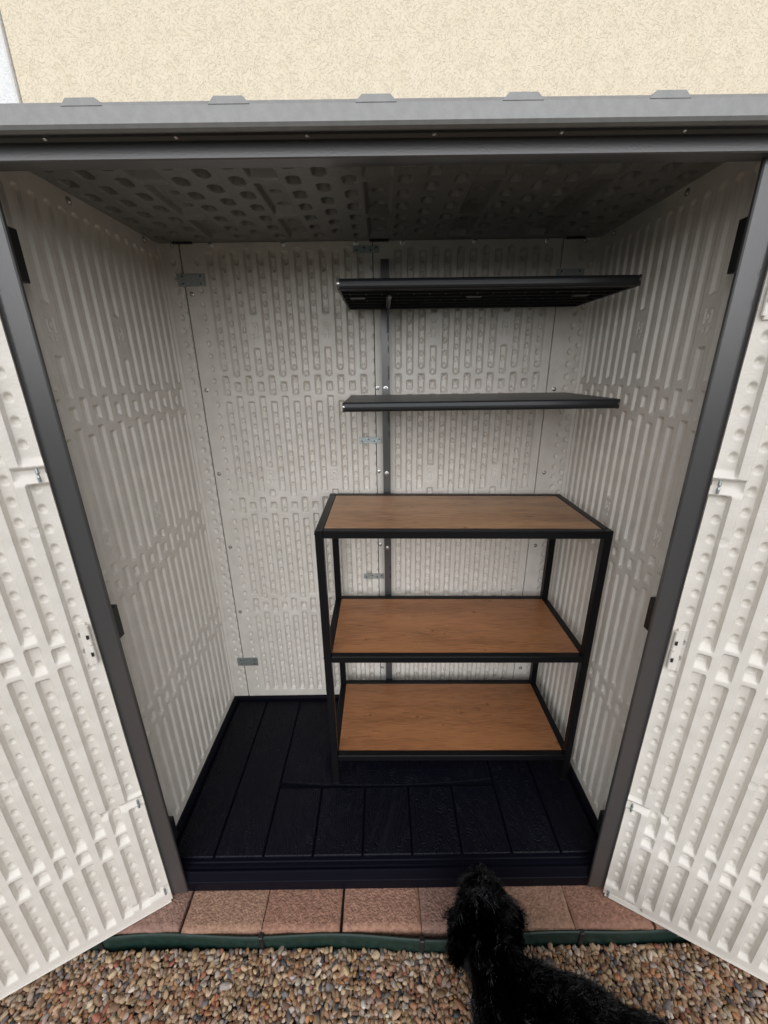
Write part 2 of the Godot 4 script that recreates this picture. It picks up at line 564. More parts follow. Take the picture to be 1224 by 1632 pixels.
func edging_mesh(a: float, b: float, k: int) -> ArrayMesh:
	var st := SurfaceTool.new(); st.begin(Mesh.PRIMITIVE_TRIANGLES)
	var n := 14
	var prof := [[-0.0025, 0.0], [-0.0025, 0.050], [-0.0045, 0.055], [-0.003, 0.0595], [0.0, 0.061], [0.003, 0.0595], [0.0045, 0.055], [0.0025, 0.050], [0.0025, 0.0]]
	for i in n:
		var x0: float = lerpf(a, b, float(i) / n)
		var x1: float = lerpf(a, b, float(i + 1) / n)
		var z0 := edge_z(x0)
		var z1 := edge_z(x1)
		var y0: float = 0.0025 * sin(x0 * 9.0 + k)
		var y1: float = 0.0025 * sin(x1 * 9.0 + k)
		for j in prof.size() - 1:
			var A := Vector3(x0, prof[j][1] + y0 * prof[j][1] / 0.06, z0 + prof[j][0])
			var B := Vector3(x0, prof[j + 1][1] + y0 * prof[j + 1][1] / 0.06, z0 + prof[j + 1][0])
			var C := Vector3(x1, prof[j + 1][1] + y1 * prof[j + 1][1] / 0.06, z1 + prof[j + 1][0])
			var D := Vector3(x1, prof[j][1] + y1 * prof[j][1] / 0.06, z1 + prof[j][0])
			quad(st, A, B, C, D, Vector3((x0 + x1) * 0.5, 0.03, (z0 + z1) * 0.5))
	return st.commit()

func paver_mesh(w: float, d: float, hgt: float, k: int) -> ArrayMesh:
	# a brick with worn, uneven arrises
	var n := FastNoiseLite.new(); n.seed = 400 + k; n.frequency = 14.0; n.fractal_octaves = 3
	var nx := 18
	var nz := 10
	var st := SurfaceTool.new(); st.begin(Mesh.PRIMITIVE_TRIANGLES)
	st.set_smooth_group(0)
	var grid := []
	for j in nz + 1:
		var row := []
		for i in nx + 1:
			var fx: float = -1.0 + 2.0 * i / nx
			var fz: float = -1.0 + 2.0 * j / nz
			fx = signf(fx) * (1.0 - pow(1.0 - absf(fx), 1.35)); fz = signf(fz) * (1.0 - pow(1.0 - absf(fz), 1.35))
			var x: float = fx * w * 0.5
			var z: float = fz * d * 0.5
			var edge: float = minf(w * 0.5 - absf(x), d * 0.5 - absf(z))
			var y: float = hgt * 0.5 - 0.0045 * pow(clampf(1.0 - edge / 0.007, 0.0, 1.0), 2.0) + 0.0012 * n.get_noise_2d(x, z)
			x += 0.0016 * n.get_noise_2d(x + 3.0, z) * clampf(1.0 - (w * 0.5 - absf(x)) / 0.02, 0, 1)
			z += 0.0022 * n.get_noise_2d(x, z + 5.0) * clampf(1.0 - (d * 0.5 - absf(z)) / 0.02, 0, 1)
			row.append(Vector3(x, y, z))
		grid.append(row)
	for j in nz:
		for i in nx:
			for v in [grid[j][i], grid[j][i + 1], grid[j + 1][i + 1], grid[j][i], grid[j + 1][i + 1], grid[j + 1][i]]: st.add_vertex(v)
	var rim := []
	for i in nx: rim.append(grid[0][i])
	for j in nz: rim.append(grid[j][nx])
	for i in nx: rim.append(grid[nz][nx - i])
	for j in nz: rim.append(grid[nz - j][0])
	st.set_smooth_group(-1)
	for i in rim.size():
		var A: Vector3 = rim[i]
		var B: Vector3 = rim[(i + 1) % rim.size()]
		var C := Vector3(B.x, -hgt * 0.5, B.z)
		var D := Vector3(A.x, -hgt * 0.5, A.z)
		for v in [A, C, B, A, D, C]: st.add_vertex(v)
	st.generate_normals()
	return st.commit()

func gravel() -> void:
	var sph := SphereMesh.new(); sph.radius = 0.5; sph.height = 1.0; sph.radial_segments = 12; sph.rings = 7
	var arr := sph.get_mesh_arrays()
	var v: PackedVector3Array = arr[Mesh.ARRAY_VERTEX]
	var n := FastNoiseLite.new(); n.seed = 17; n.frequency = 1.1
	for i in v.size():
		v[i] = v[i] * (1.0 + 0.42 * n.get_noise_3dv(v[i] * 1.2))
	arr[Mesh.ARRAY_VERTEX] = v
	var am := ArrayMesh.new(); am.add_surface_from_arrays(Mesh.PRIMITIVE_TRIANGLES, arr)
	var st := SurfaceTool.new(); st.create_from(am, 0); st.generate_normals()
	var mesh := st.commit()
	var mm := MultiMesh.new(); mm.transform_format = MultiMesh.TRANSFORM_3D; mm.use_colors = true; mm.mesh = mesh
	var r := RandomNumberGenerator.new(); r.seed = 23
	var pal := [[0.40, 0.30, 0.19, 20.0], [0.30, 0.19, 0.11, 18.0], [0.21, 0.135, 0.085, 14.0], [0.43, 0.33, 0.22, 12.0], [0.35, 0.18, 0.085, 9.0], [0.26, 0.21, 0.17, 9.0], [0.50, 0.43, 0.34, 5.0], [0.15, 0.14, 0.14, 5.0], [0.66, 0.62, 0.55, 1.8], [0.28, 0.11, 0.07, 4.0], [0.05, 0.055, 0.065, 3.0], [0.33, 0.30, 0.26, 8.0]]
	var total := 0.0
	for p in pal: total += p[3]
	var xf: Array[Transform3D] = []
	var cols: Array[Color] = []
	for layer in 2:
		var step: float = 0.0084
		var z: float = 0.684
		while z < 1.75:
			var x: float = -1.55
			while x < 1.55:
				var px: float = x + r.randf_range(-0.5, 0.5) * step
				var pz: float = z + r.randf_range(-0.5, 0.5) * step
				pz = maxf(pz, 0.674 + edge_z(px) + 0.009)
				var s: float = r.randf_range(0.0064, 0.0108) * (1.0 + 0.55 * pow(r.randf(), 6.0))
				var long: float = r.randf_range(1.05, 1.75)
				var b := Basis.from_euler(Vector3(r.randfn(0.0, 0.32), r.randf() * TAU, r.randfn(0.0, 0.32)))
				b = b * Basis.from_scale(Vector3(s * long, s * r.randf_range(0.55, 0.85), s * r.randf_range(0.85, 1.15)))
				var dune: float = 0.004 * sin(px * 3.1 + 1.0) * sin(pz * 7.0)
				xf.append(Transform3D(b, Vector3(px, -0.165 + layer * 0.0065 + r.randf_range(-0.0035, 0.0035) + dune, pz)))
				var pick: float = r.randf() * total
				var c := Color(1, 1, 1)
				for p in pal:
					pick -= p[3]
					if pick <= 0.0:
						c = Color(p[0], p[1], p[2]); break
				var k: float = r.randf_range(0.95, 1.6)
				cols.append(Color(minf(c.r * k * 1.06, 0.85), minf(c.g * k * r.randf_range(0.95, 1.05), 0.82), minf(c.b * k * r.randf_range(0.9, 1.08), 0.78)))
				x += step * (1.0 if layer == 0 else 1.25)
			z += step * (1.0 if layer == 0 else 1.25)
	mm.instance_count = xf.size()
	for i in xf.size():
		mm.set_instance_transform(i, xf[i]); mm.set_instance_color(i, cols[i])
	var o := MultiMeshInstance3D.new(); o.name = "gravel"; o.multimesh = mm; o.material_override = M.pebble
	add_child(o)
	tag(o, "rounded brown, tan and grey pebbles covering the ground before the shed", "gravel", "", "stuff")
	var bed := box("gravel_bed", Vector3(-1.6, -0.1845, 0.682), Vector3(1.6, -0.170, 1.8), M.soil, self, 0.002)
	bed.set_meta("kind", "structure")

# ------------------------------------------------------------------ the shed
const PITCH := 0.0345
const SEG_A := [[1.201, 9.0], [1.157, 1.185], [0.823, 1.144], [0.781, 0.806], [0.442, 0.765], [0.397, 0.425], [-9.0, 0.382]]
const SEG_B := [[1.218, 9.0], [1.146, 1.203], [0.841, 1.128], [0.767, 0.822], [0.458, 0.748], [0.384, 0.441], [-9.0, 0.367]]

func column_lines(first: float, pitch: float, count: int, w: float, ramp: float, dim: float) -> Array:
	var l := []
	for k in count:
		var c: float = first + pitch * k
		for s in [-1.0, 1.0]:
			for x in [w + 0.0009, w, w - ramp, w - ramp - 0.0008, dim * 0.92, dim * 0.66, dim * 0.36]: l.append(c + s * x)
		l.append(c)
	return l

func flutes(hf: Relief, cu: float, kind_b: bool, plate: bool, dy: float, top: float, bottom: float, round_top: bool, dim := 0.0064, deep := 0.0105) -> void:
	var w := 0.0102
	var segs := []
	for s in (SEG_B if kind_b else SEG_A):
		var a: float = maxf(s[0] + dy, bottom)
		var b: float = minf(s[1] + dy, top)
		if plate and s[1] > 5.0:
			segs.append([1.368 + dy, b, round_top]); segs.append([a, 1.28 + dy, false])
			keyhole(hf, cu, 1.318 + dy)
		elif plate and absf(s[1] - 1.144) < 0.001:
			segs.append([0.922 + dy, b, false]); segs.append([a, 0.848 + dy, false])
			keyhole(hf, cu, 0.884 + dy)
		else:
			segs.append([a, b, round_top and s[1] > 5.0])
	for s in segs:
		hf.groove(cu - w, cu + w, s[0], s[1], deep, 0.0034 if dim > 0.0 else 0.0022, 0.003, 0.006, s[2])
		var y: float = 1.519 + dy - (PITCH * 0.5 if kind_b else 0.0)
		while y > s[0] + 0.007:
			if y < s[1] - 0.007 and dim > 0.0: hf.slot_into(cu, y, dim, 0.0090, deep + 0.0065)
			y -= PITCH

func keyhole(hf: Relief, cu: float, cy: float) -> void:
	for s in [-1.0, 1.0]:
		hf.groove(cu + s * 0.0075 - 0.0022, cu + s * 0.0075 + 0.0022, cy + 0.002, cy + 0.027, 0.0022, 0.0015, 0.0015, 0.0015)
		hf.groove(cu + s * 0.0055 - 0.002, cu + s * 0.0055 + 0.002, cy - 0.014, cy - 0.002, 0.002, 0.0015, 0.0015, 0.0015)
		hf.groove(cu + s * 0.010 - 0.004, cu + s * 0.010 + 0.004, cy - 0.007, cy - 0.003, 0.002, 0.0015, 0.0015, 0.0015)
	hf.groove(cu - 0.0088, cu + 0.0088, cy + 0.0235, cy + 0.028, 0.0022, 0.0015, 0.0015, 0.0015)
	hf.dimple(cu, cy + 0.014, 0.005, 0.007, 0.003)

func bolt_at(parent: Node, at: Vector3, out: Vector3, m: Material, r := 0.0045) -> void:
	var key := "bolt%.4f" % r
	if not box_cache.has(key):
		box_cache[key] = lathe([[r * 1.55, -0.001], [r * 1.55, 0.0008], [r * 1.05, 0.0012], [r * 1.0, r * 0.35], [r * 0.75, r * 0.68], [r * 0.4, r * 0.85], [0.0001, r * 0.9]], 12)
	var o := part("bolt", box_cache[key], m, parent, at)
	var x := out.cross(Vector3(0.3, 0.5, 0.8)).normalized()
	o.basis = Basis(x, out, x.cross(out))

func strap(parent: Node, cx: float, cy: float, w: float, hgt: float, holes: Array) -> void:
	var s := box("fixing_plate", Vector3(cx - w * 0.5, cy - hgt * 0.5, 0.001), Vector3(cx + w * 0.5, cy + hgt * 0.5, 0.0032), M.zinc, parent, 0.0006)
	s.set_meta("label", "galvanised steel fixing plate")
	for q in holes:
		part("screw", lathe([[0.0026, 0.0], [0.0024, 0.0012], [0.0001, 0.0016]], 10), M.bolt_dark, s, Vector3(q[0], q[1], 0.0012), Vector3(PI / 2, 0, 0))

func shed() -> void:
	var sh := thing("storage_shed", "tall grey resin storage shed with both panelled doors swung open", "shed", Vector3(0, -0.104, 0))
	var dn := Vector3(0, 0.104, 0)
	var H := 1.545
	# --- back wall: two mirrored panels
	for side in [-1.0, 1.0]:
		var hf := Relief.new(0.019 if side < 0 else -0.0165, 0.541 if side < 0 else 0.499, 0.0, H, 0.006, PITCH / 16.0, column_lines(0.0515, PITCH, 14, 0.0102, 0.0034, 0.0064))
		for k in 14:
			var cu: float = 0.0515 + PITCH * k
			if cu > hf.us[hf.nx] - 0.012: continue
			if k == 13:
				var y := 1.50
				while y > 0.03:
					hf.dimple(cu, y, 0.0066, 0.0092, 0.006); y -= PITCH
				continue
			var kind_b: bool = k % 2 == 0
			flutes(hf, cu, kind_b, k == 3 or k == 9, 0.0, 1.523 if kind_b else 1.531, 0.03, not kind_b)
		# scalloped seam at the centre of the left panel and bolt pads
		if side < 0:
			var y := 1.48
			while y > 0.05:
				hf.dimple(0.0205, y, 0.0035, 0.010, 0.005); y -= PITCH
		hf.waver(0.0005, 4.0, 5)
		var bp := part("back_panel", hf.mesh(dn, Vector3(side, 0, 0), Vector3.UP, Vector3(0, 0, 1), 0.022), M.resin, sh)
		# bolts
		for k in 5:
			if side < 0:
				bolt_at(bp, dn + Vector3(-0.527, 1.422 - 0.2585 * k, 0.001), Vector3(0, 0, 1), M.bolt, 0.004)
			bolt_at(bp, dn + Vector3(-0.011 if side > 0 else -0.0405, 1.163 - 0.258 * k, 0.001), Vector3(0, 0, 1), M.resin if side < 0 else M.bolt, 0.0035)
		if side < 0:
			for a in [[-0.522, 1.4565, 0.078, 0.031], [-0.5265, 0.1665, 0.078, 0.036]]:
				strap(bp, a[0], a[1] + 0.104, a[2], a[3], [[-0.024, 0.009], [0.026, 0.009], [-0.024, -0.009], [0.026, -0.009]])
			for y in [1.525, 1.007, 0.527]:
				strap(bp, -0.0355, y + 0.104, 0.07, 0.020 if y < 1.5 else 0.017, [[-0.026, -0.003], [-0.006, 0.003], [0.012, -0.003], [0.027, 0.003]])
		else:
			strap(bp, 0.528, 1.4565 + 0.104, 0.078, 0.031, [[-0.024, 0.009], [0.026, 0.009], [-0.024, -0.009], [0.026, -0.009]])
	# --- corner strips of the back wall
	for side in [-1.0, 1.0]:
		var hf := Relief.new(0.545 if side < 0 else 0.502, 0.600, 0.0, H, 0.0029, PITCH / 12.0)
		var y := 1.50
		while y > 0.03:
			if side < 0:
				hf.dimple(0.566, y, 0.0066, 0.0092, 0.006)
				hf.dimple(0.546, y + PITCH * 0.5, 0.006, 0.011, 0.005)
			else:
				hf.dimple(0.556, y, 0.0066, 0.0092, 0.006)
				hf.dimple(0.579, y + PITCH * 0.5, 0.0066, 0.0092, 0.006)
			y -= PITCH
		hf.groove(0.574 if side < 0 else 0.565, 0.580 if side < 0 else 0.571, 0.0, H - 0.02, -0.003, 0.003, 0.003, 0.003)
		hf.groove(0.588, 0.5925, 0.0, H - 0.02, 0.004, 0.002, 0.003, 0.003)
		var cs := part("corner_strip", hf.mesh(dn + Vector3(0, 0, -0.0005), Vector3(side, 0, 0), Vector3.UP, Vector3(0, 0, 1), 0.022), M.resin, sh)
		if side > 0:
			for k in 30:
				var yy: float = 1.36 - 0.0517 * k
				if yy < 0.03: break
				if k % 5 == 4: bolt_at(cs, dn + Vector3(0.524, yy, 0.0005), Vector3(0, 0, 1), M.bolt, 0.004)
				else: part("hole_plug", lathe([[0.0032, 0.0], [0.003, 0.0008], [0.0001, 0.0006]], 10), M.resin, cs, dn + Vector3(0.524, yy, 0.0), Vector3(PI / 2, 0, 0))
	# dark backing seen through the panel seams
	box("back_membrane", dn + Vector3(-0.615, 0.0, -0.030), dn + Vector3(0.615, 1.55, -0.0245), M.gap, sh, 0.001)
	# --- side walls
	for side in [-1.0, 1.0]:
		var hf := Relief.new(0.0, 0.578, 0.0, H, 0.006, PITCH / 14.0, column_lines(0.498 - PITCH * 14, PITCH, 15, 0.0102, 0.0022, 0.0055))
		for k in 15:
			var cu: float = 0.498 - PITCH * k
			if cu < 0.012: break
			var kind_b: bool = k % 2 == 0
			flutes(hf, cu, kind_b, k == 1 or k == 7, -0.033, 1.513, 0.024, true, 0.0, 0.0058)
		hf.groove(0.515, 0.5185, 0.0, 1.50, 0.003, 0.0017, 0.002, 0.002)
		hf.waver(0.0006, 4.0, 8 + int(side))
		var sp := part("side_panel", hf.mesh(dn + Vector3(side * 0.6, 0, 0), Vector3(0, 0, 1), Vector3.UP, Vector3(-side, 0, 0), 0.024), M.resin, sh)
		for z in [0.07, 0.335]:
			bolt_at(sp, dn + Vector3(side * 0.599, 1.531 if z > 0.2 else 1.536, z), Vector3(-side, 0, 0), M.bolt, 0.0045)
	# --- ceiling panel with staggered oval dimples and long recesses
	var ce := Relief.new(-0.605, 0.605, -0.02, 0.55, 0.0027, 0.0027)
	for i in range(-2, 3):
		var cx: float = 0.207 * i
		for z in [[0.377, 0.54], [0.190, 0.357], [0.022, 0.170]]:
			ce.groove(cx - 0.026, cx + 0.026, z[0], z[1], 0.0115, 0.004, 0.004, 0.018)
			ce.dimple(cx, z[0] + 0.035, 0.012, 0.011, 0.006, 0.3); ce.dimple(cx, z[0] + 0.1, 0.012, 0.011, 0.006, 0.3)
	for i in range(-12, 13):
		var cx: float = 0.0518 * i
		if i % 4 == 0: continue
		var z: float = 0.434 + 0.195 if absi(i) % 2 == 1 else 0.4025 + 0.195
		while z > 0.02:
			if z < 0.575: ce.slot(cx, z, 0.0125, 0.0185, 0.0105, 0.0135, 0.0034)
			z -= 0.065
	var cp := part("ceiling_panel", ce.mesh(dn + Vector3(0, 1.546, 0), Vector3(1, 0, 0), Vector3(0, 0, 1), Vector3(0, -1, 0), 0.0205), M.roof, sh)
	cp.set_meta("label", "dark grey ceiling panel with rows of oval dimples")
	for x in [-0.457, -0.26, -0.063, 0.063, 0.26, 0.457, -0.56, 0.56]:
		bolt_at(cp, dn + Vector3(x, 1.5405, 0.001), Vector3(0, -0.2, 1).normalized(), M.bolt, 0.0045)
	for x in [-0.53, 0.53, 0.0]:
		box("ridge_pad", dn + Vector3(x - 0.026, 1.5415, 0.002), dn + Vector3(x + 0.026, 1.5456, 0.012), M.black_plate, cp, 0.001)
	# --- roof: sloping slab, front fascia with a turned lip, ribs
	var rp := PackedVector2Array([Vector2(0.6485, 1.5205), Vector2(0.645, 1.5255), Vector2(0.60, 1.5465), Vector2(0.55, 1.5708), Vector2(0.30, 1.64), Vector2(-0.06, 1.605), Vector2(-0.06, 1.572), Vector2(0.30, 1.60), Vector2(0.552, 1.5678), Vector2(0.60, 1.5425), Vector2(0.628, 1.526), Vector2(0.6365, 1.506), Vector2(0.634, 1.5015), Vector2(0.636, 1.4987), Vector2(0.641, 1.4978), Vector2(0.6462, 1.4993), Vector2(0.6487, 1.503)])
	var rf := part("roof", extrude(rp, Vector3(1, 0, 0), Vector3.UP, Vector3(0, 0, 1), -0.66, 0.66), M.roof, sh, dn)
	rf.set_meta("label", "ribbed grey resin roof with a turned front edge")
	for i in range(-3, 4):
		var cx: float = 0.1785 * i
		var rb := PackedVector2Array([Vector2(cx - 0.025, -0.0052), Vector2(cx - 0.0175, 0.0024), Vector2(cx + 0.0175, 0.0024), Vector2(cx + 0.025, -0.0052)])
		part("rib", extrude(rb, Vector3(0, 0.15, -0.99).normalized(), Vector3.UP, Vector3(1, 0, 0), 0.0, 0.03), M.roof, rf, Vector3(0, 1.5257, 0.6492))
	# --- header beam
	var hp := PackedVector2Array([Vector2(0.6135, 1.480), Vector2(0.615, 1.4815), Vector2(0.615, 1.500), Vector2(0.618, 1.5035), Vector2(0.632, 1.5035), Vector2(0.632, 1.5055), Vector2(0.59, 1.5435), Vector2(0.570, 1.5445), Vector2(0.570, 1.4875), Vector2(0.600, 1.4875), Vector2(0.600, 1.480)])
	var hd := part("header_beam", extrude(hp, Vector3(1, 0, 0), Vector3.UP, Vector3(0, 0, 1), -0.585, 0.585), M.post, sh, dn)
	hd.set_meta("label", "dark grey steel header over the door opening")
	for x in [-0.09, 0.075, 0.24, 0.40, -0.26, -0.43]:
		bolt_at(hd, Vector3(x, 1.5022, 0.6165), Vector3(0, -1, 0.3).normalized(), M.bolt, 0.0022)
	# --- door posts
	for side in [-1.0, 1.0]:
		var pp := PackedVector2Array([Vector2(0.5295, 0.592), Vector2(0.5295, 0.5965), Vector2(0.5312, 0.5985), Vector2(0.5755, 0.5985), Vector2(0.577, 0.597), Vector2(0.577, 0.570), Vector2(0.572, 0.570), Vector2(0.572, 0.592)])
		if side < 0:
			for i in pp.size(): pp[i].x = -pp[i].x
		# extrude upward: profile (x, z)
		var dp := part("door_post", extrude(pp, Vector3.UP, Vector3(0, 0, 1), Vector3(1, 0, 0), 0.021, 0.104 + 1.4865), M.post, sh)
		dp.set_meta("label", "dark grey steel door post")
		for y in [1.393, 0.712, 0.06]:
			var x0: float = side * 0.592
			var x1: float = side * 0.570
			var pl := box("hinge_plate", dn + Vector3(minf(x0, x1), y - 0.038, 0.523), dn + Vector3(maxf(x0, x1), y + 0.038, 0.5695), M.black_plate, dp, 0.001)
			for s in [-1.0, 1.0]: bolt_at(pl, Vector3(-side * 0.011, s * 0.027, 0.0), Vector3(-side, 0, 0), M.bolt_dark, 0.003)
			pl.set_meta("label", "black hinge plate")
	# --- floor pan
	var fp := box("floor_pan", dn + Vector3(-0.6, -0.103, -0.02), dn + Vector3(0.6, -0.02, 0.566), M.floor_plain, sh, 0.002)
	fp.set_meta("label", "blue black moulded floor with plank pattern")
	var o: Vector3 = dn - fp.position
	for r in [[-0.5995, -0.583, 0.0, 0.5645, 0.004], [0.583, 0.5995, 0.0, 0.5645, 0.004]]:
		box("rim", o + Vector3(r[0], -0.022, r[2]), o + Vector3(r[1], 0.0, r[3]), M.floor_plain, fp, 0.003)
	box("rim", o + Vector3(-0.5825, -0.022, 0.001), o + Vector3(0.5825, 0.002, 0.014), M.floor_plain, fp, 0.003)
	var jx := [-0.579, -0.466, -0.334, -0.2005, -0.067, 0.067, 0.2005, 0.334, 0.466, 0.579]
	for i in 9:
		var a: float = jx[i] + 0.0022
		var b: float = jx[i + 1] - 0.0022
		var runs := [[0.017, 0.5575]]
		if i >= 2 and i <= 6: runs = [[0.371, 0.5575]]
		for q in runs: box("plank", o + Vector3(a, -0.021, q[0]), o + Vector3(b, -0.0115, q[1]), M.floor, fp, 0.0022)
	# raised badge plate in the middle of the floor, with the maker's word mark
	var badge := PackedVector2Array()
	for k in 21: badge.append(Vector2(lerpf(-0.3315, 0.3315, k / 20.0), 0.352 + 0.016 * (1.0 - pow(lerpf(-1, 1, k / 20.0), 2.0))))
	for k in 21: badge.append(Vector2(lerpf(0.3315, -0.3315, k / 20.0), 0.0175))
	var bd := part("badge", extrude(badge, Vector3.UP, Vector3(0, 0, 1), Vector3(1, 0, 0), -0.021, -0.0125), M.floor, fp, o)
	var rim := SurfaceTool.new(); rim.begin(Mesh.PRIMITIVE_TRIANGLES)
	for k in 20:
		var A := Vector3(badge[k].x, -0.0115, badge[k].y - 0.004)
		var B := Vector3(badge[k + 1].x, -0.0115, badge[k + 1].y - 0.004)
		for e in [[Vector3(0, -0.002, 0.0015), Vector3.ZERO], [Vector3.ZERO, Vector3(0, -0.002, -0.0015)]]:
			quad(rim, A + e[0], B + e[0], B + e[1], A + e[1], A - Vector3(0, 0.02, 0))
	part("badge_rim", rim.commit(), M.floor_plain, bd)
	var tm := TextMesh.new(); tm.text = "LIFETIME"; tm.font_size = 60; tm.pixel_size = 0.00155; tm.depth = 0.003
	var sf := SystemFont.new(); sf.font_names = PackedStringArray(["Droid Sans"]); sf.font_weight = 700; tm.font = sf
	part("lettering", tm, M.floor_plain, bd, Vector3(0.0, -0.0115, 0.285), Vector3(-PI / 2, 0, 0))
	# front sill
	var sp2 := PackedVector2Array([Vector2(0.5665, -0.104), Vector2(0.5665, -0.024), Vector2(0.574, -0.024), Vector2(0.576, -0.030), Vector2(0.5795, -0.030), Vector2(0.581, -0.026), Vector2(0.5835, -0.026), Vector2(0.585, -0.029), Vector2(0.5895, -0.0555), Vector2(0.5915, -0.057), Vector2(0.5915, -0.060), Vector2(0.586, -0.062), Vector2(0.584, -0.104)])
	var sl := part("sill", extrude(sp2, Vector3(1, 0, 0), Vector3.UP, Vector3(0, 0, 1), -0.553, 0.553), M.floor_plain, fp, o)
	for x in [-0.549, 0.549]:
		box("sill_end", Vector3(x - 0.004 * signf(x) - 0.006, -0.085, 0.586), Vector3(x - 0.004 * signf(x) + 0.006, -0.02, 0.594), M.resin, sl, 0.002)
	# --- doors
	for side in [-1.0, 1.0]: door(sh, side)

func door(sh: Node3D, side: float) -> void:
	var dy: float = 0.0 if side < 0 else -0.037
	var th := deg_to_rad(30.2)
	var uu := Vector3(side * cos(th), 0, sin(th))
	var nn := Vector3(-side * sin(th), 0, cos(th))
	var hf := Relief.new(-0.012, 0.565, 0.0, 1.575, 0.005, 0.0375 / 14.0, column_lines(0.0085, 0.0375, 15, 0.0122, 0.0038, 0.0072))
	var yb := -0.093
	var cut := [0.7235, 0.1995, 1.2475]
	for k in 15:
		var cu: float = 0.0085 + 0.0375 * k
		if cu > 0.555: break
		var odd: bool = k % 2 == 1
		var small: bool = k == 4 or k == 11
		var w := 0.0122
		var segs := []
		if k == 0:
			segs = [[-0.06, 0.262], [0.285, 1.04], [1.07, 1.46]]
		elif odd:
			segs = [[-0.072, 0.155], [0.1675, 0.1995], [0.208, 0.679], [0.691, 0.723], [0.732, 1.203], [1.215, 1.247], [1.256, 1.46]]
		else:
			segs = [[-0.072, 0.141], [0.153, 0.2125], [0.222, 0.665], [0.677, 0.7365], [0.746, 1.189], [1.201, 1.26], [1.27, 1.46]]
		for s in segs:
			var a: float = s[0] - yb + (dy if s[0] > -0.05 else 0.0)
			var b: float = s[1] - yb + dy
			if k == 0:
				hf.groove(cu - 0.05, cu + w, a, b, 0.0085, 0.0038, 0.004, 0.012)
			else:
				hf.groove(cu - w, cu + w, a, b, 0.0095, 0.0038, 0.003, 0.0115)
			var y: float = (0.9385 if odd else 0.92) + 0.0373 * 14 - yb + dy
			while y > a + 0.010:
				if y < b - 0.007:
					if small: hf.dimple(cu, y, 0.0055, 0.006, 0.0045)
					else: hf.dimple(cu, y, 0.0072, 0.0080, 0.0064, 0.62)
				y -= 0.0373
	# stepped hinge pockets: notches across the raised ribs beside the hinge edge
	for a in [[1.039, 1.068, 0.036], [0.262, 0.287, 0.074], [-0.065, -0.045, 0.075]]:
		hf.groove(-0.05, a[2], a[0] - yb + dy, a[1] - yb + dy, 0.0088, 0.006, 0.003, 0.016)
	# round bosses between the ribs
	for a in [[0.026, 0.957], [0.026, 0.345], [0.176, 0.02], [0.25, 0.60], [0.176, 0.46]]:
		hf.dimple(a[0], a[1] - yb + dy, 0.0095, 0.0085, 0.0012, 0.2)
	hf.waver(0.0006, 3.5, 20 + int(side))
	var o := Vector3(side * 0.578, 0.104 + yb, 0.611)
	var d := part("door", hf.mesh(o, uu, Vector3.UP, nn, 0.03), M.resin, sh)
	d.set_meta("label", "open ribbed resin door leaf on the left" if side < 0 else "open ribbed resin door leaf on the right")
	# lower turned edge
	var pf := PackedVector2Array([Vector2(-0.028, -0.004), Vector2(-0.028, 0.004), Vector2(0.0022, 0.004), Vector2(0.0035, 0.0), Vector2(0.001, -0.004)])
	part("bottom_edge", extrude(pf, uu, Vector3.UP, nn, -0.008, 0.565), M.resin, d, o - Vector3(0, 0.0045, 0))
	# hinge leaves and spring clips
	for y in [0.712, 1.36]:
		var hb := Vector3(0, y - yb + dy * 0.9, 0)
		var hl := part("hinge_leaf", cbox(Vector3(0.013, 0.098, 0.003), 0.0012), M.resin, d, o + hb + uu * 0.004 - nn * 0.006)
		hl.basis = Basis(uu if side > 0 else -uu, Vector3.UP, nn)
		for s in [-1.0, 1.0]:
			var ba := part("barrel", lathe([[0.0001, -0.021], [0.0035, -0.021], [0.0035, 0.021], [0.0001, 0.021]], 10), M.resin, d, o + hb + Vector3(0, s * 0.022, 0) + uu * -0.003 - nn * 0.001)
			part("pin", lathe([[0.0001, -0.004], [0.0024, -0.004], [0.0024, 0.004], [0.0001, 0.004]], 8), M.bolt_dark, d, ba.position - Vector3(0, s * 0.002, 0) + nn * 0.004 + uu * 0.002)
	for y in [1.055, 0.272, -0.05]:
		part("spring_clip", lathe([[0.0001, -0.012], [0.0022, -0.012], [0.003, -0.004], [0.0018, 0.0], [0.003, 0.004], [0.0022, 0.012], [0.0001, 0.012]], 8), M.zinc, d, o + Vector3(0, y - yb + dy, 0) + uu * -0.001 + nn * 0.002)

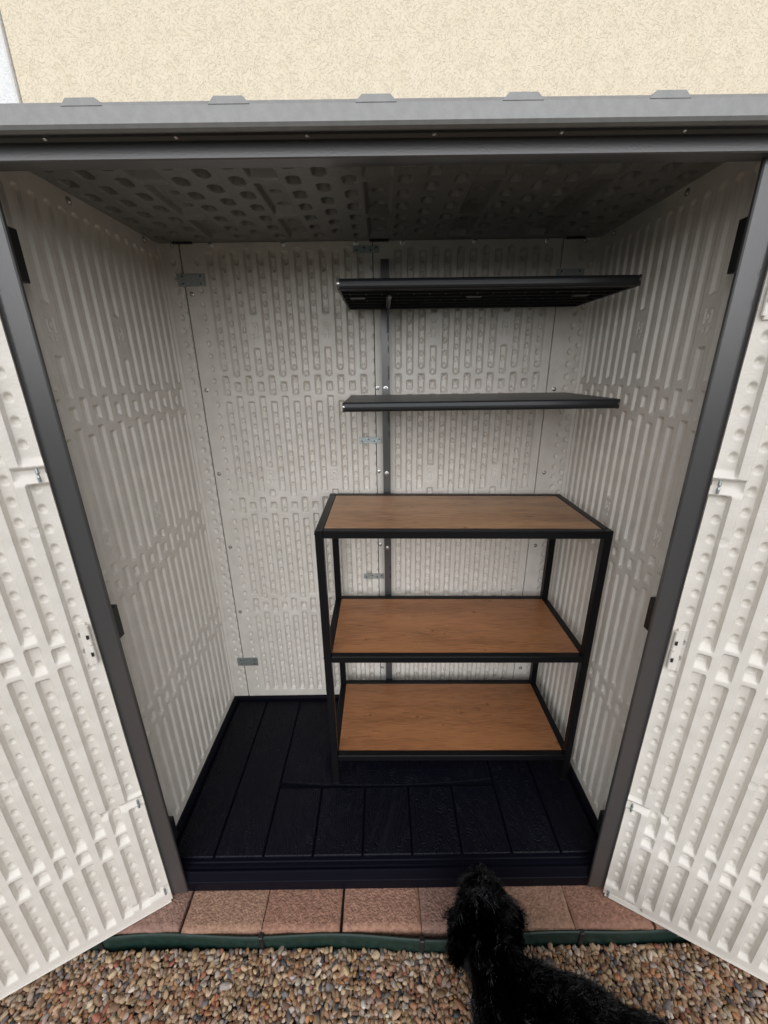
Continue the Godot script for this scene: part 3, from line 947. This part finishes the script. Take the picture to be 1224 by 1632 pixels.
# ------------------------------------------------------------------ the rack with wooden shelves
func rack_board(lo: Vector3, hi: Vector3, tilt: float, which: int, parent: Node) -> void:
	var st := SurfaceTool.new(); st.begin(Mesh.PRIMITIVE_TRIANGLES)
	var e := (hi - lo) * 0.5
	var faces := [[Vector3(-1, 1, -1), Vector3(1, 1, -1), Vector3(1, 1, 1), Vector3(-1, 1, 1)], [Vector3(-1, -1, -1), Vector3(1, -1, -1), Vector3(1, -1, 1), Vector3(-1, -1, 1)],
		[Vector3(-1, -1, 1), Vector3(1, -1, 1), Vector3(1, 1, 1), Vector3(-1, 1, 1)], [Vector3(-1, -1, -1), Vector3(1, -1, -1), Vector3(1, 1, -1), Vector3(-1, 1, -1)],
		[Vector3(-1, -1, -1), Vector3(-1, -1, 1), Vector3(-1, 1, 1), Vector3(-1, 1, -1)], [Vector3(1, -1, -1), Vector3(1, -1, 1), Vector3(1, 1, 1), Vector3(1, 1, -1)]]
	for f in faces:
		var l := []
		for v in f: l.append(v * e)
		var n: Vector3 = (l[1] - l[0]).cross(l[2] - l[0]).normalized()
		var ctr: Vector3 = (l[0] + l[2]) * 0.5
		if n.dot(ctr) < 0.0: n = -n
		else: l.reverse()
		for k in [0, 1, 2, 0, 2, 3]:
			st.set_normal(n); st.set_uv(Vector2(0.5 + l[k].x / (e.x * 2.0), 0.5 + (l[k].z + l[k].y) / (e.z * 2.0 + 0.03))); st.add_vertex(l[k])
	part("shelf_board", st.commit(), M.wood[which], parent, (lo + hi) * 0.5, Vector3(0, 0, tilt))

func shelving_rack() -> void:
	var y0 := -0.0115
	var rk := thing("shelving_rack", "black square tube rack with three stained pine shelves", "rack", Vector3(0.2, y0, 0.2))
	var L := -0.168
	var R := 0.567
	var F := 0.360
	var B := 0.0375
	var t := 0.0205
	var o := -rk.position
	var slope := -0.0165
	var yt := func(base: float, x: float) -> float: return base + slope * (x - 0.2)
	for x in [L + t * 0.5, R - t * 0.5]:
		for z in [F - t * 0.5, B + t * 0.5]:
			var top: float = yt.call(0.8397, x)
			var lg := box("leg", o + Vector3(x - t * 0.5, y0 + 0.004, z - t * 0.5), o + Vector3(x + t * 0.5, top, z + t * 0.5), M.rack, rk, 0.0016)
			box("foot_cap", Vector3(-t * 0.45, -(top - y0 - 0.004) * 0.5 - 0.004, -t * 0.45), Vector3(t * 0.45, -(top - y0 - 0.004) * 0.5 + 0.001, t * 0.45), M.black_plate, lg, 0.001)
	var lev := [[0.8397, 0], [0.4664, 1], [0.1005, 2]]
	for q in lev:
		var h: float = q[0]
		for z in [F - t * 0.5, B + t * 0.5]:
			beam("rail", o + Vector3(L + t + 0.0003, yt.call(h, L + t) - t * 0.5, z), o + Vector3(R - t - 0.0003, yt.call(h, R - t) - t * 0.5, z), t - 0.0006, t, M.rack, rk)
		for x in [L + t * 0.5, R - t * 0.5]:
			beam("rail", o + Vector3(x, yt.call(h, x) - t * 0.5 - 0.0004, B + t + 0.0003), o + Vector3(x, yt.call(h, x) - t * 0.5 - 0.0004, F - t - 0.0003), t - 0.0006, t, M.rack, rk)
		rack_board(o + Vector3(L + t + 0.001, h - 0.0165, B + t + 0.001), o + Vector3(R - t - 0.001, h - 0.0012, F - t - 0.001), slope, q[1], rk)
	# joint screws on the outer faces of the legs
	for q in lev:
		for x in [L, R]:
			bolt_at(rk, o + Vector3(x, yt.call(q[0], x) - 0.012, F - t * 0.5), Vector3(signf(x - 0.2), 0, 0), M.rack, 0.003)

# ------------------------------------------------------------------ black wall shelves on a steel upright
func wall_shelves() -> void:
	var up := thing("shelf_upright", "dark steel slotted upright fixed to the middle of the back wall", "rail", Vector3(0.0145, 0.05, 0.0))
	var ch := PackedVector2Array([Vector2(-0.0115, 0.0015), Vector2(-0.0115, 0.026), Vector2(0.0115, 0.026), Vector2(0.0115, 0.0015), Vector2(0.0095, 0.0015), Vector2(0.0095, 0.024), Vector2(-0.0095, 0.024), Vector2(-0.0095, 0.0015)])
	part("channel", extrude(ch, Vector3.UP, Vector3(0, 0, 1), Vector3(1, 0, 0), 0.0, 1.446), M.post, up)
	for y in [1.163, 0.905, 0.647, 0.389]:
		bolt_at(up, Vector3(-0.001, y - 0.05, 0.026), Vector3(0, 0, 1), M.bolt, 0.0042)
	for y in [1.30, 1.27, 1.215, 1.195, 1.06, 1.03, 0.83, 0.80, 0.57, 0.54]:
		box("slot", Vector3(0.0062, y - 0.05 - 0.009, 0.0255), Vector3(0.0092, y - 0.05 + 0.009, 0.0264), M.black_plate, up, 0.0003)
	one_shelf(1.394, "black plastic shelf close under the shed ceiling, seen from below")
	one_shelf(1.1455, "black plastic shelf at eye level above the wooden rack")

func one_shelf(top: float, label: String) -> void:
	var s := thing("wall_shelf", label, "shelf", Vector3(0.2275, top - 0.021, 0.03), "black shelves on the back wall")
	var x0 := -0.3155
	var x1 := 0.3155
	var z1 := 0.300
	# top deck with shallow grain ribs
	box("deck", Vector3(x0 + 0.004, 0.0165, 0.004), Vector3(x1 - 0.004, 0.0205, z1 - 0.004), M.shelf, s, 0.0008)
	var fr := PackedVector2Array()
	for k in 9:
		var a: float = lerpf(-PI / 2, PI / 2, k / 8.0)
		fr.append(Vector2(z1 + 0.006 * cos(a) - 0.005, 0.0105 + 0.0105 * sin(a)))
	fr.append(Vector2(z1 - 0.009, 0.021)); fr.append(Vector2(z1 - 0.009, 0.0))
	part("front_edge", extrude(fr, Vector3(1, 0, 0), Vector3.UP, Vector3(0, 0, 1), x0 + 0.004, x1 - 0.004), M.shelf, s)
	box("back_edge", Vector3(x0, 0.0, 0.0), Vector3(x1, 0.0207, 0.008), M.shelf, s, 0.001)
	for x in [x0, x1 - 0.0055]:
		var cap := box("end_cap", Vector3(x, -0.0005, 0.0082), Vector3(x + 0.0055, 0.0212, z1 + 0.0005), M.shelf, s, 0.0015)
		for z in [-0.10, 0.02, 0.12]: part("screw", lathe([[0.0028, 0.0], [0.0024, 0.0014], [0.0001, 0.0018]], 10), M.bolt, cap, Vector3(0.0028 * signf(x), -0.0112, z), Vector3(PI, 0, 0))
		part("screw", lathe([[0.0028, 0.0], [0.0024, 0.0014], [0.0001, 0.0018]], 10), M.bolt, cap, Vector3(0.0 , 0.001, 0.1462), Vector3(PI / 2, 0, 0))
	# ribs of the underside
	for z in [0.05, 0.095, 0.14, 0.185, 0.23, 0.268]:
		box("rib", Vector3(x0 + 0.006, 0.0018, z - 0.0016), Vector3(x1 - 0.006, 0.0165, z + 0.0016), M.shelf, s, 0.0005)
	for k in 17:
		var x: float = lerpf(x0 + 0.02, x1 - 0.02, k / 16.0)
		for z in [[0.0985, 0.1365], [0.1885, 0.2265]]:
			box("cross_rib", Vector3(x - 0.0014, 0.006, z[0]), Vector3(x + 0.0014, 0.0165, z[1]), M.shelf, s, 0.0004)
	for x in [x0 + 0.035, 0.0, x1 - 0.06]:
		box("pad", Vector3(x - 0.018, 0.004, 0.146), Vector3(x + 0.018, 0.0164, 0.180), M.shelf, s, 0.001)
	# bracket arm on the upright
	var br := PackedVector2Array([Vector2(-0.004, -0.0005), Vector2(0.235, -0.0005), Vector2(0.235, -0.007), Vector2(0.05, -0.022), Vector2(0.012, -0.060), Vector2(-0.004, -0.060)])
	part("bracket", extrude(br, Vector3(1, 0, 0), Vector3.UP, Vector3(0, 0, 1), -0.2075, -0.2045), M.post, s)
	box("bracket_flange", Vector3(-0.2115, -0.0032, 0.05), Vector3(-0.2005, -0.0006, 0.225), M.post, s, 0.0006)
	part("bracket_screw", lathe([[0.0032, 0.0], [0.0028, 0.0016], [0.0001, 0.002]], 10), M.bolt, s, Vector3(-0.2035, -0.0033, 0.215), Vector3(PI, 0, 0))

# ------------------------------------------------------------------ the dog
func dog() -> void:
	var D := thing("dog", "small curly black dog with drooping ears, seen from behind, nosing toward the shed sill", "dog", Vector3(0.36, -0.15, 0.9))
	var off := D.position
	var bones := []
	var chain := func(l: Array) -> void:
		for i in l.size() - 1: bones.append([l[i][0], l[i][1], l[i + 1][0], l[i + 1][1]])
	chain.call([[Vector3(0.214, 0.072, 0.722), 0.050], [Vector3(0.219, 0.062, 0.690), 0.044]])
	chain.call([[Vector3(0.220, 0.046, 0.675), 0.031], [Vector3(0.225, 0.022, 0.638), 0.022]])
	chain.call([[Vector3(0.214, 0.060, 0.735), 0.044], [Vector3(0.222, 0.045, 0.80), 0.050], [Vector3(0.240, 0.025, 0.850), 0.072]])
	chain.call([[Vector3(0.258, 0.014, 0.862), 0.086], [Vector3(0.355, 0.022, 0.910), 0.092], [Vector3(0.460, 0.026, 0.960), 0.090], [Vector3(0.545, 0.020, 1.002), 0.080]])
	# legs: (x, z) offsets across the body p = (0.48, -0.877)
	for s in [-1.0, 1.0]:
		var p: Vector3 = Vector3(0.48, 0, -0.877) * float(s)
		var a := Vector3(0.25, 0, 0.865)
		chain.call([[a + p * 0.050 + Vector3(0, -0.01, 0), 0.040], [a + p * 0.052 + Vector3(0.012, -0.072, 0.006), 0.027], [a + p * 0.05 + Vector3(-0.004, -0.118, -0.002), 0.020], [a + p * 0.05 + Vector3(-0.010, -0.132, -0.008), 0.019], [a + p * 0.05 + Vector3(-0.030, -0.136, -0.018), 0.015]])
		var hb := Vector3(0.52, 0, 1.008)
		chain.call([[hb + p * 0.040 + Vector3(0, 0.0, 0), 0.055], [hb + p * 0.052 + Vector3(-0.030, -0.058, -0.017), 0.034], [hb + p * 0.05 + Vector3(0.030, -0.092, 0.017), 0.020], [hb + p * 0.05 + Vector3(0.018, -0.132, 0.010), 0.018], [hb + p * 0.05 + Vector3(-0.006, -0.136, -0.004), 0.015]])
	# ears
	chain.call([[Vector3(0.178, 0.096, 0.722), 0.016], [Vector3(0.159, 0.062, 0.732), 0.020], [Vector3(0.158, 0.006, 0.746), 0.018], [Vector3(0.158, -0.022, 0.750), 0.012]])
	chain.call([[Vector3(0.254, 0.096, 0.722), 0.016], [Vector3(0.274, 0.064, 0.728), 0.020], [Vector3(0.278, 0.010, 0.740), 0.018], [Vector3(0.279, -0.016, 0.744), 0.012]])
	# tail carried low behind the rump
	chain.call([[Vector3(0.575, 0.05, 1.035), 0.020], [Vector3(0.625, 0.055, 1.06), 0.014], [Vector3(0.66, 0.03, 1.078), 0.009]])
	var res := surface_nets(bones, 0.016, 0.008)
	var vs: PackedVector3Array = res[0]
	var ns: PackedVector3Array = res[1]
	var ix: PackedInt32Array = res[2]
	for i in vs.size(): vs[i] = vs[i] - off
	var arr := []; arr.resize(Mesh.ARRAY_MAX)
	arr[Mesh.ARRAY_VERTEX] = vs; arr[Mesh.ARRAY_NORMAL] = ns; arr[Mesh.ARRAY_INDEX] = ix
	var am := ArrayMesh.new(); am.add_surface_from_arrays(Mesh.PRIMITIVE_TRIANGLES, arr)
	part("body", am, M.dog_skin, D)
	var sp := SphereMesh.new(); sp.radius = 0.009; sp.height = 0.015; sp.radial_segments = 14; sp.rings = 8
	part("nose", sp, M.dog_eye, D, Vector3(0.2275, 0.025, 0.614) - off)
	var se := SphereMesh.new(); se.radius = 0.0062; se.height = 0.0124; se.radial_segments = 12; se.rings = 8
	for s in [-1.0, 1.0]: part("eye", se, M.dog_eye, D, Vector3(0.221 + s * 0.021, 0.060, 0.651) - off)
	# coat: wavy locks rooted on the skin
	var r := RandomNumberGenerator.new(); r.seed = 77
	var area := PackedFloat32Array(); var acc := 0.0
	for t in range(0, ix.size(), 3):
		acc += (vs[ix[t + 1]] - vs[ix[t]]).cross(vs[ix[t + 2]] - vs[ix[t]]).length()
		area.append(acc)
	var P := PackedVector3Array(); var N := PackedVector3Array(); var I := PackedInt32Array()
	var lock := FastNoiseLite.new(); lock.seed = 9; lock.frequency = 30.0; lock.fractal_octaves = 2
	for k in 70000:
		var t: int = area.bsearch(r.randf() * acc) * 3
		if t + 2 >= ix.size(): continue
		var a: float = r.randf(); var b: float = r.randf()
		if a + b > 1.0:
			a = 1.0 - a; b = 1.0 - b
		var p: Vector3 = vs[ix[t]] + (vs[ix[t + 1]] - vs[ix[t]]) * a + (vs[ix[t + 2]] - vs[ix[t]]) * b
		var n: Vector3 = (ns[ix[t]] + ns[ix[t + 1]] * 0.5 + ns[ix[t + 2]] * 0.5).normalized()
		var w: Vector3 = p + off
		var on_head: bool = w.z < 0.765
		var flow: Vector3 = Vector3(0.75, -0.45, 0.5)
		if on_head: flow = Vector3((w.x - 0.216) * 9.0, -0.55, 0.42)
		elif w.z < 0.84 and w.x < 0.27: flow = Vector3(0.2 + (w.x - 0.22) * 5.0, -0.5, 0.8)
		flow = flow.normalized()
		var lx: float = lock.get_noise_3dv(w); var ly: float = lock.get_noise_3dv(w + Vector3(5, 0, 0)); var lz: float = lock.get_noise_3dv(w + Vector3(0, 7, 0))
		var tang: Vector3 = flow + Vector3(lx, ly, lz) * 1.5 + Vector3(r.randfn(0, 0.10), r.randfn(0, 0.10), r.randfn(0, 0.10))
		tang = (tang - n * tang.dot(n)).normalized()
		var length: float = r.randf_range(0.024, 0.044)
		if w.y < -0.08: length *= 0.6
		var is_ear: bool = on_head and w.y < 0.08 and absf(w.x - 0.217) > 0.045
		if is_ear:
			length = r.randf_range(0.022, 0.040); tang = (Vector3(0, -1, 0.12) + Vector3(lx, ly, lz) * 0.5).normalized()
		var wid: float = r.randf_range(0.0005, 0.0010)
		var phase: float = lx * 12.0 + r.randfn(0, 0.25)
		var side: Vector3 = tang.cross(n).normalized()
		if side.length_squared() < 0.5: continue
		var s0: int = P.size()
		var lift: float = r.randf_range(0.22, 0.5) * (1.0 + 0.8 * ly)
		for q in 5:
			var f: float = q / 4.0
			var curl: Vector3 = (side * sin(f * 4.6 + phase) + n * cos(f * 4.6 + phase) * 0.6) * 0.0055 * f
			var c: Vector3 = p + tang * length * f * (1.0 - 0.12 * f) + n * (length * lift * (f - 0.55 * f * f)) + curl - Vector3(0, 0.004 * f * f, 0)
			var ww: Vector3 = side * wid * (1.0 - 0.8 * f)
			P.append(c - ww); P.append(c + ww)
			var nn: Vector3 = (n + side * 0.25 * sin(f * 4.6 + phase) - tang * 0.3 * (f - 0.3)).normalized()
			N.append((nn - side * 0.55).normalized()); N.append((nn + side * 0.55).normalized())
		for q in 4:
			var e: int = s0 + q * 2
			I.append_array(PackedInt32Array([e, e + 1, e + 2, e + 1, e + 3, e + 2]))
	var fa := []; fa.resize(Mesh.ARRAY_MAX)
	fa[Mesh.ARRAY_VERTEX] = P; fa[Mesh.ARRAY_NORMAL] = N; fa[Mesh.ARRAY_INDEX] = I
	var fm := ArrayMesh.new(); fm.add_surface_from_arrays(Mesh.PRIMITIVE_TRIANGLES, fa)
	var fo := part("coat", fm, M.fur, D)
	fo.set_meta("kind", "stuff")

func surface_nets(bones: Array, k: float, cell: float) -> Array:
	var lo := Vector3(9, 9, 9); var hi := Vector3(-9, -9, -9)
	for b in bones:
		for e in [0, 2]:
			var rr: Vector3 = Vector3.ONE * (b[e + 1] + 0.03)
			lo = lo.min(b[e] - rr); hi = hi.max(b[e] + rr)
	var n := Vector3i(((hi - lo) / cell).ceil()) + Vector3i.ONE
	var sx := 1; var sy: int = n.x; var sz: int = n.x * n.y
	var f := PackedFloat32Array(); f.resize(n.x * n.y * n.z); f.fill(0.05)
	for b in bones:
		var pa: Vector3 = b[0]; var pb: Vector3 = b[2]
		var ra: float = b[1]; var rb: float = b[3]
		var m: float = maxf(ra, rb) + 0.035
		var c0 := Vector3i(((pa.min(pb) - Vector3.ONE * m - lo) / cell).floor()).clamp(Vector3i.ZERO, n - Vector3i.ONE)
		var c1 := Vector3i(((pa.max(pb) + Vector3.ONE * m - lo) / cell).ceil()).clamp(Vector3i.ZERO, n - Vector3i.ONE)
		var ab := pb - pa
		var inv: float = 1.0 / maxf(ab.length_squared(), 1e-9)
		for z in range(c0.z, c1.z + 1):
			for y in range(c0.y, c1.y + 1):
				for x in range(c0.x, c1.x + 1):
					var p := lo + Vector3(x, y, z) * cell - pa
					var t: float = clampf(p.dot(ab) * inv, 0.0, 1.0)
					var d: float = (p - ab * t).length() - lerpf(ra, rb, t)
					var i: int = x + y * sy + z * sz
					var o: float = f[i]
					var h: float = maxf(k - absf(o - d), 0.0) / k
					f[i] = minf(o, d) - h * h * k * 0.25
	var vid := PackedInt32Array(); vid.resize(f.size()); vid.fill(-1)
	var vs := PackedVector3Array(); var ns := PackedVector3Array(); var ix := PackedInt32Array()
	var corner := [0, sx, sy, sx + sy, sz, sx + sz, sy + sz, sx + sy + sz]
	var cpos := [Vector3(0, 0, 0), Vector3(1, 0, 0), Vector3(0, 1, 0), Vector3(1, 1, 0), Vector3(0, 0, 1), Vector3(1, 0, 1), Vector3(0, 1, 1), Vector3(1, 1, 1)]
	var edges := [[0, 1], [0, 2], [0, 4], [1, 3], [1, 5], [2, 3], [2, 6], [3, 7], [4, 5], [4, 6], [5, 7], [6, 7]]
	for z in n.z - 1:
		for y in n.y - 1:
			for x in n.x - 1:
				var i: int = x + y * sy + z * sz
				var inside := 0
				for c in corner:
					if f[i + c] < 0.0: inside += 1
				if inside == 0 or inside == 8: continue
				var sum := Vector3.ZERO; var cnt := 0
				for e in edges:
					var da: float = f[i + corner[e[0]]]; var db: float = f[i + corner[e[1]]]
					if (da < 0.0) != (db < 0.0):
						sum += cpos[e[0]].lerp(cpos[e[1]], da / (da - db)); cnt += 1
				vid[i] = vs.size()
				vs.append(lo + (Vector3(x, y, z) + sum / cnt) * cell)
				var g := Vector3(f[i + sx] - f[i] + f[i + sx + sy + sz] - f[i + sy + sz], f[i + sy] - f[i] + f[i + sx + sy + sz] - f[i + sx + sz], f[i + sz] - f[i] + f[i + sx + sy + sz] - f[i + sx + sy])
				ns.append(g.normalized())
	for z in range(1, n.z - 1):
		for y in range(1, n.y - 1):
			for x in range(1, n.x - 1):
				var i: int = x + y * sy + z * sz
				var a: bool = f[i] < 0.0
				for ax in 3:
					var st: int = [sx, sy, sz][ax]
					var u: int = [sy, sz, sx][ax]
					var v: int = [sz, sx, sy][ax]
					if a == (f[i + st] < 0.0): continue
					var q := [vid[i - u - v], vid[i - v], vid[i], vid[i - u]]
					if a: ix.append_array(PackedInt32Array([q[0], q[2], q[1], q[0], q[3], q[2]]))
					else: ix.append_array(PackedInt32Array([q[0], q[1], q[2], q[0], q[2], q[3]]))
	return [vs, ns, ix]
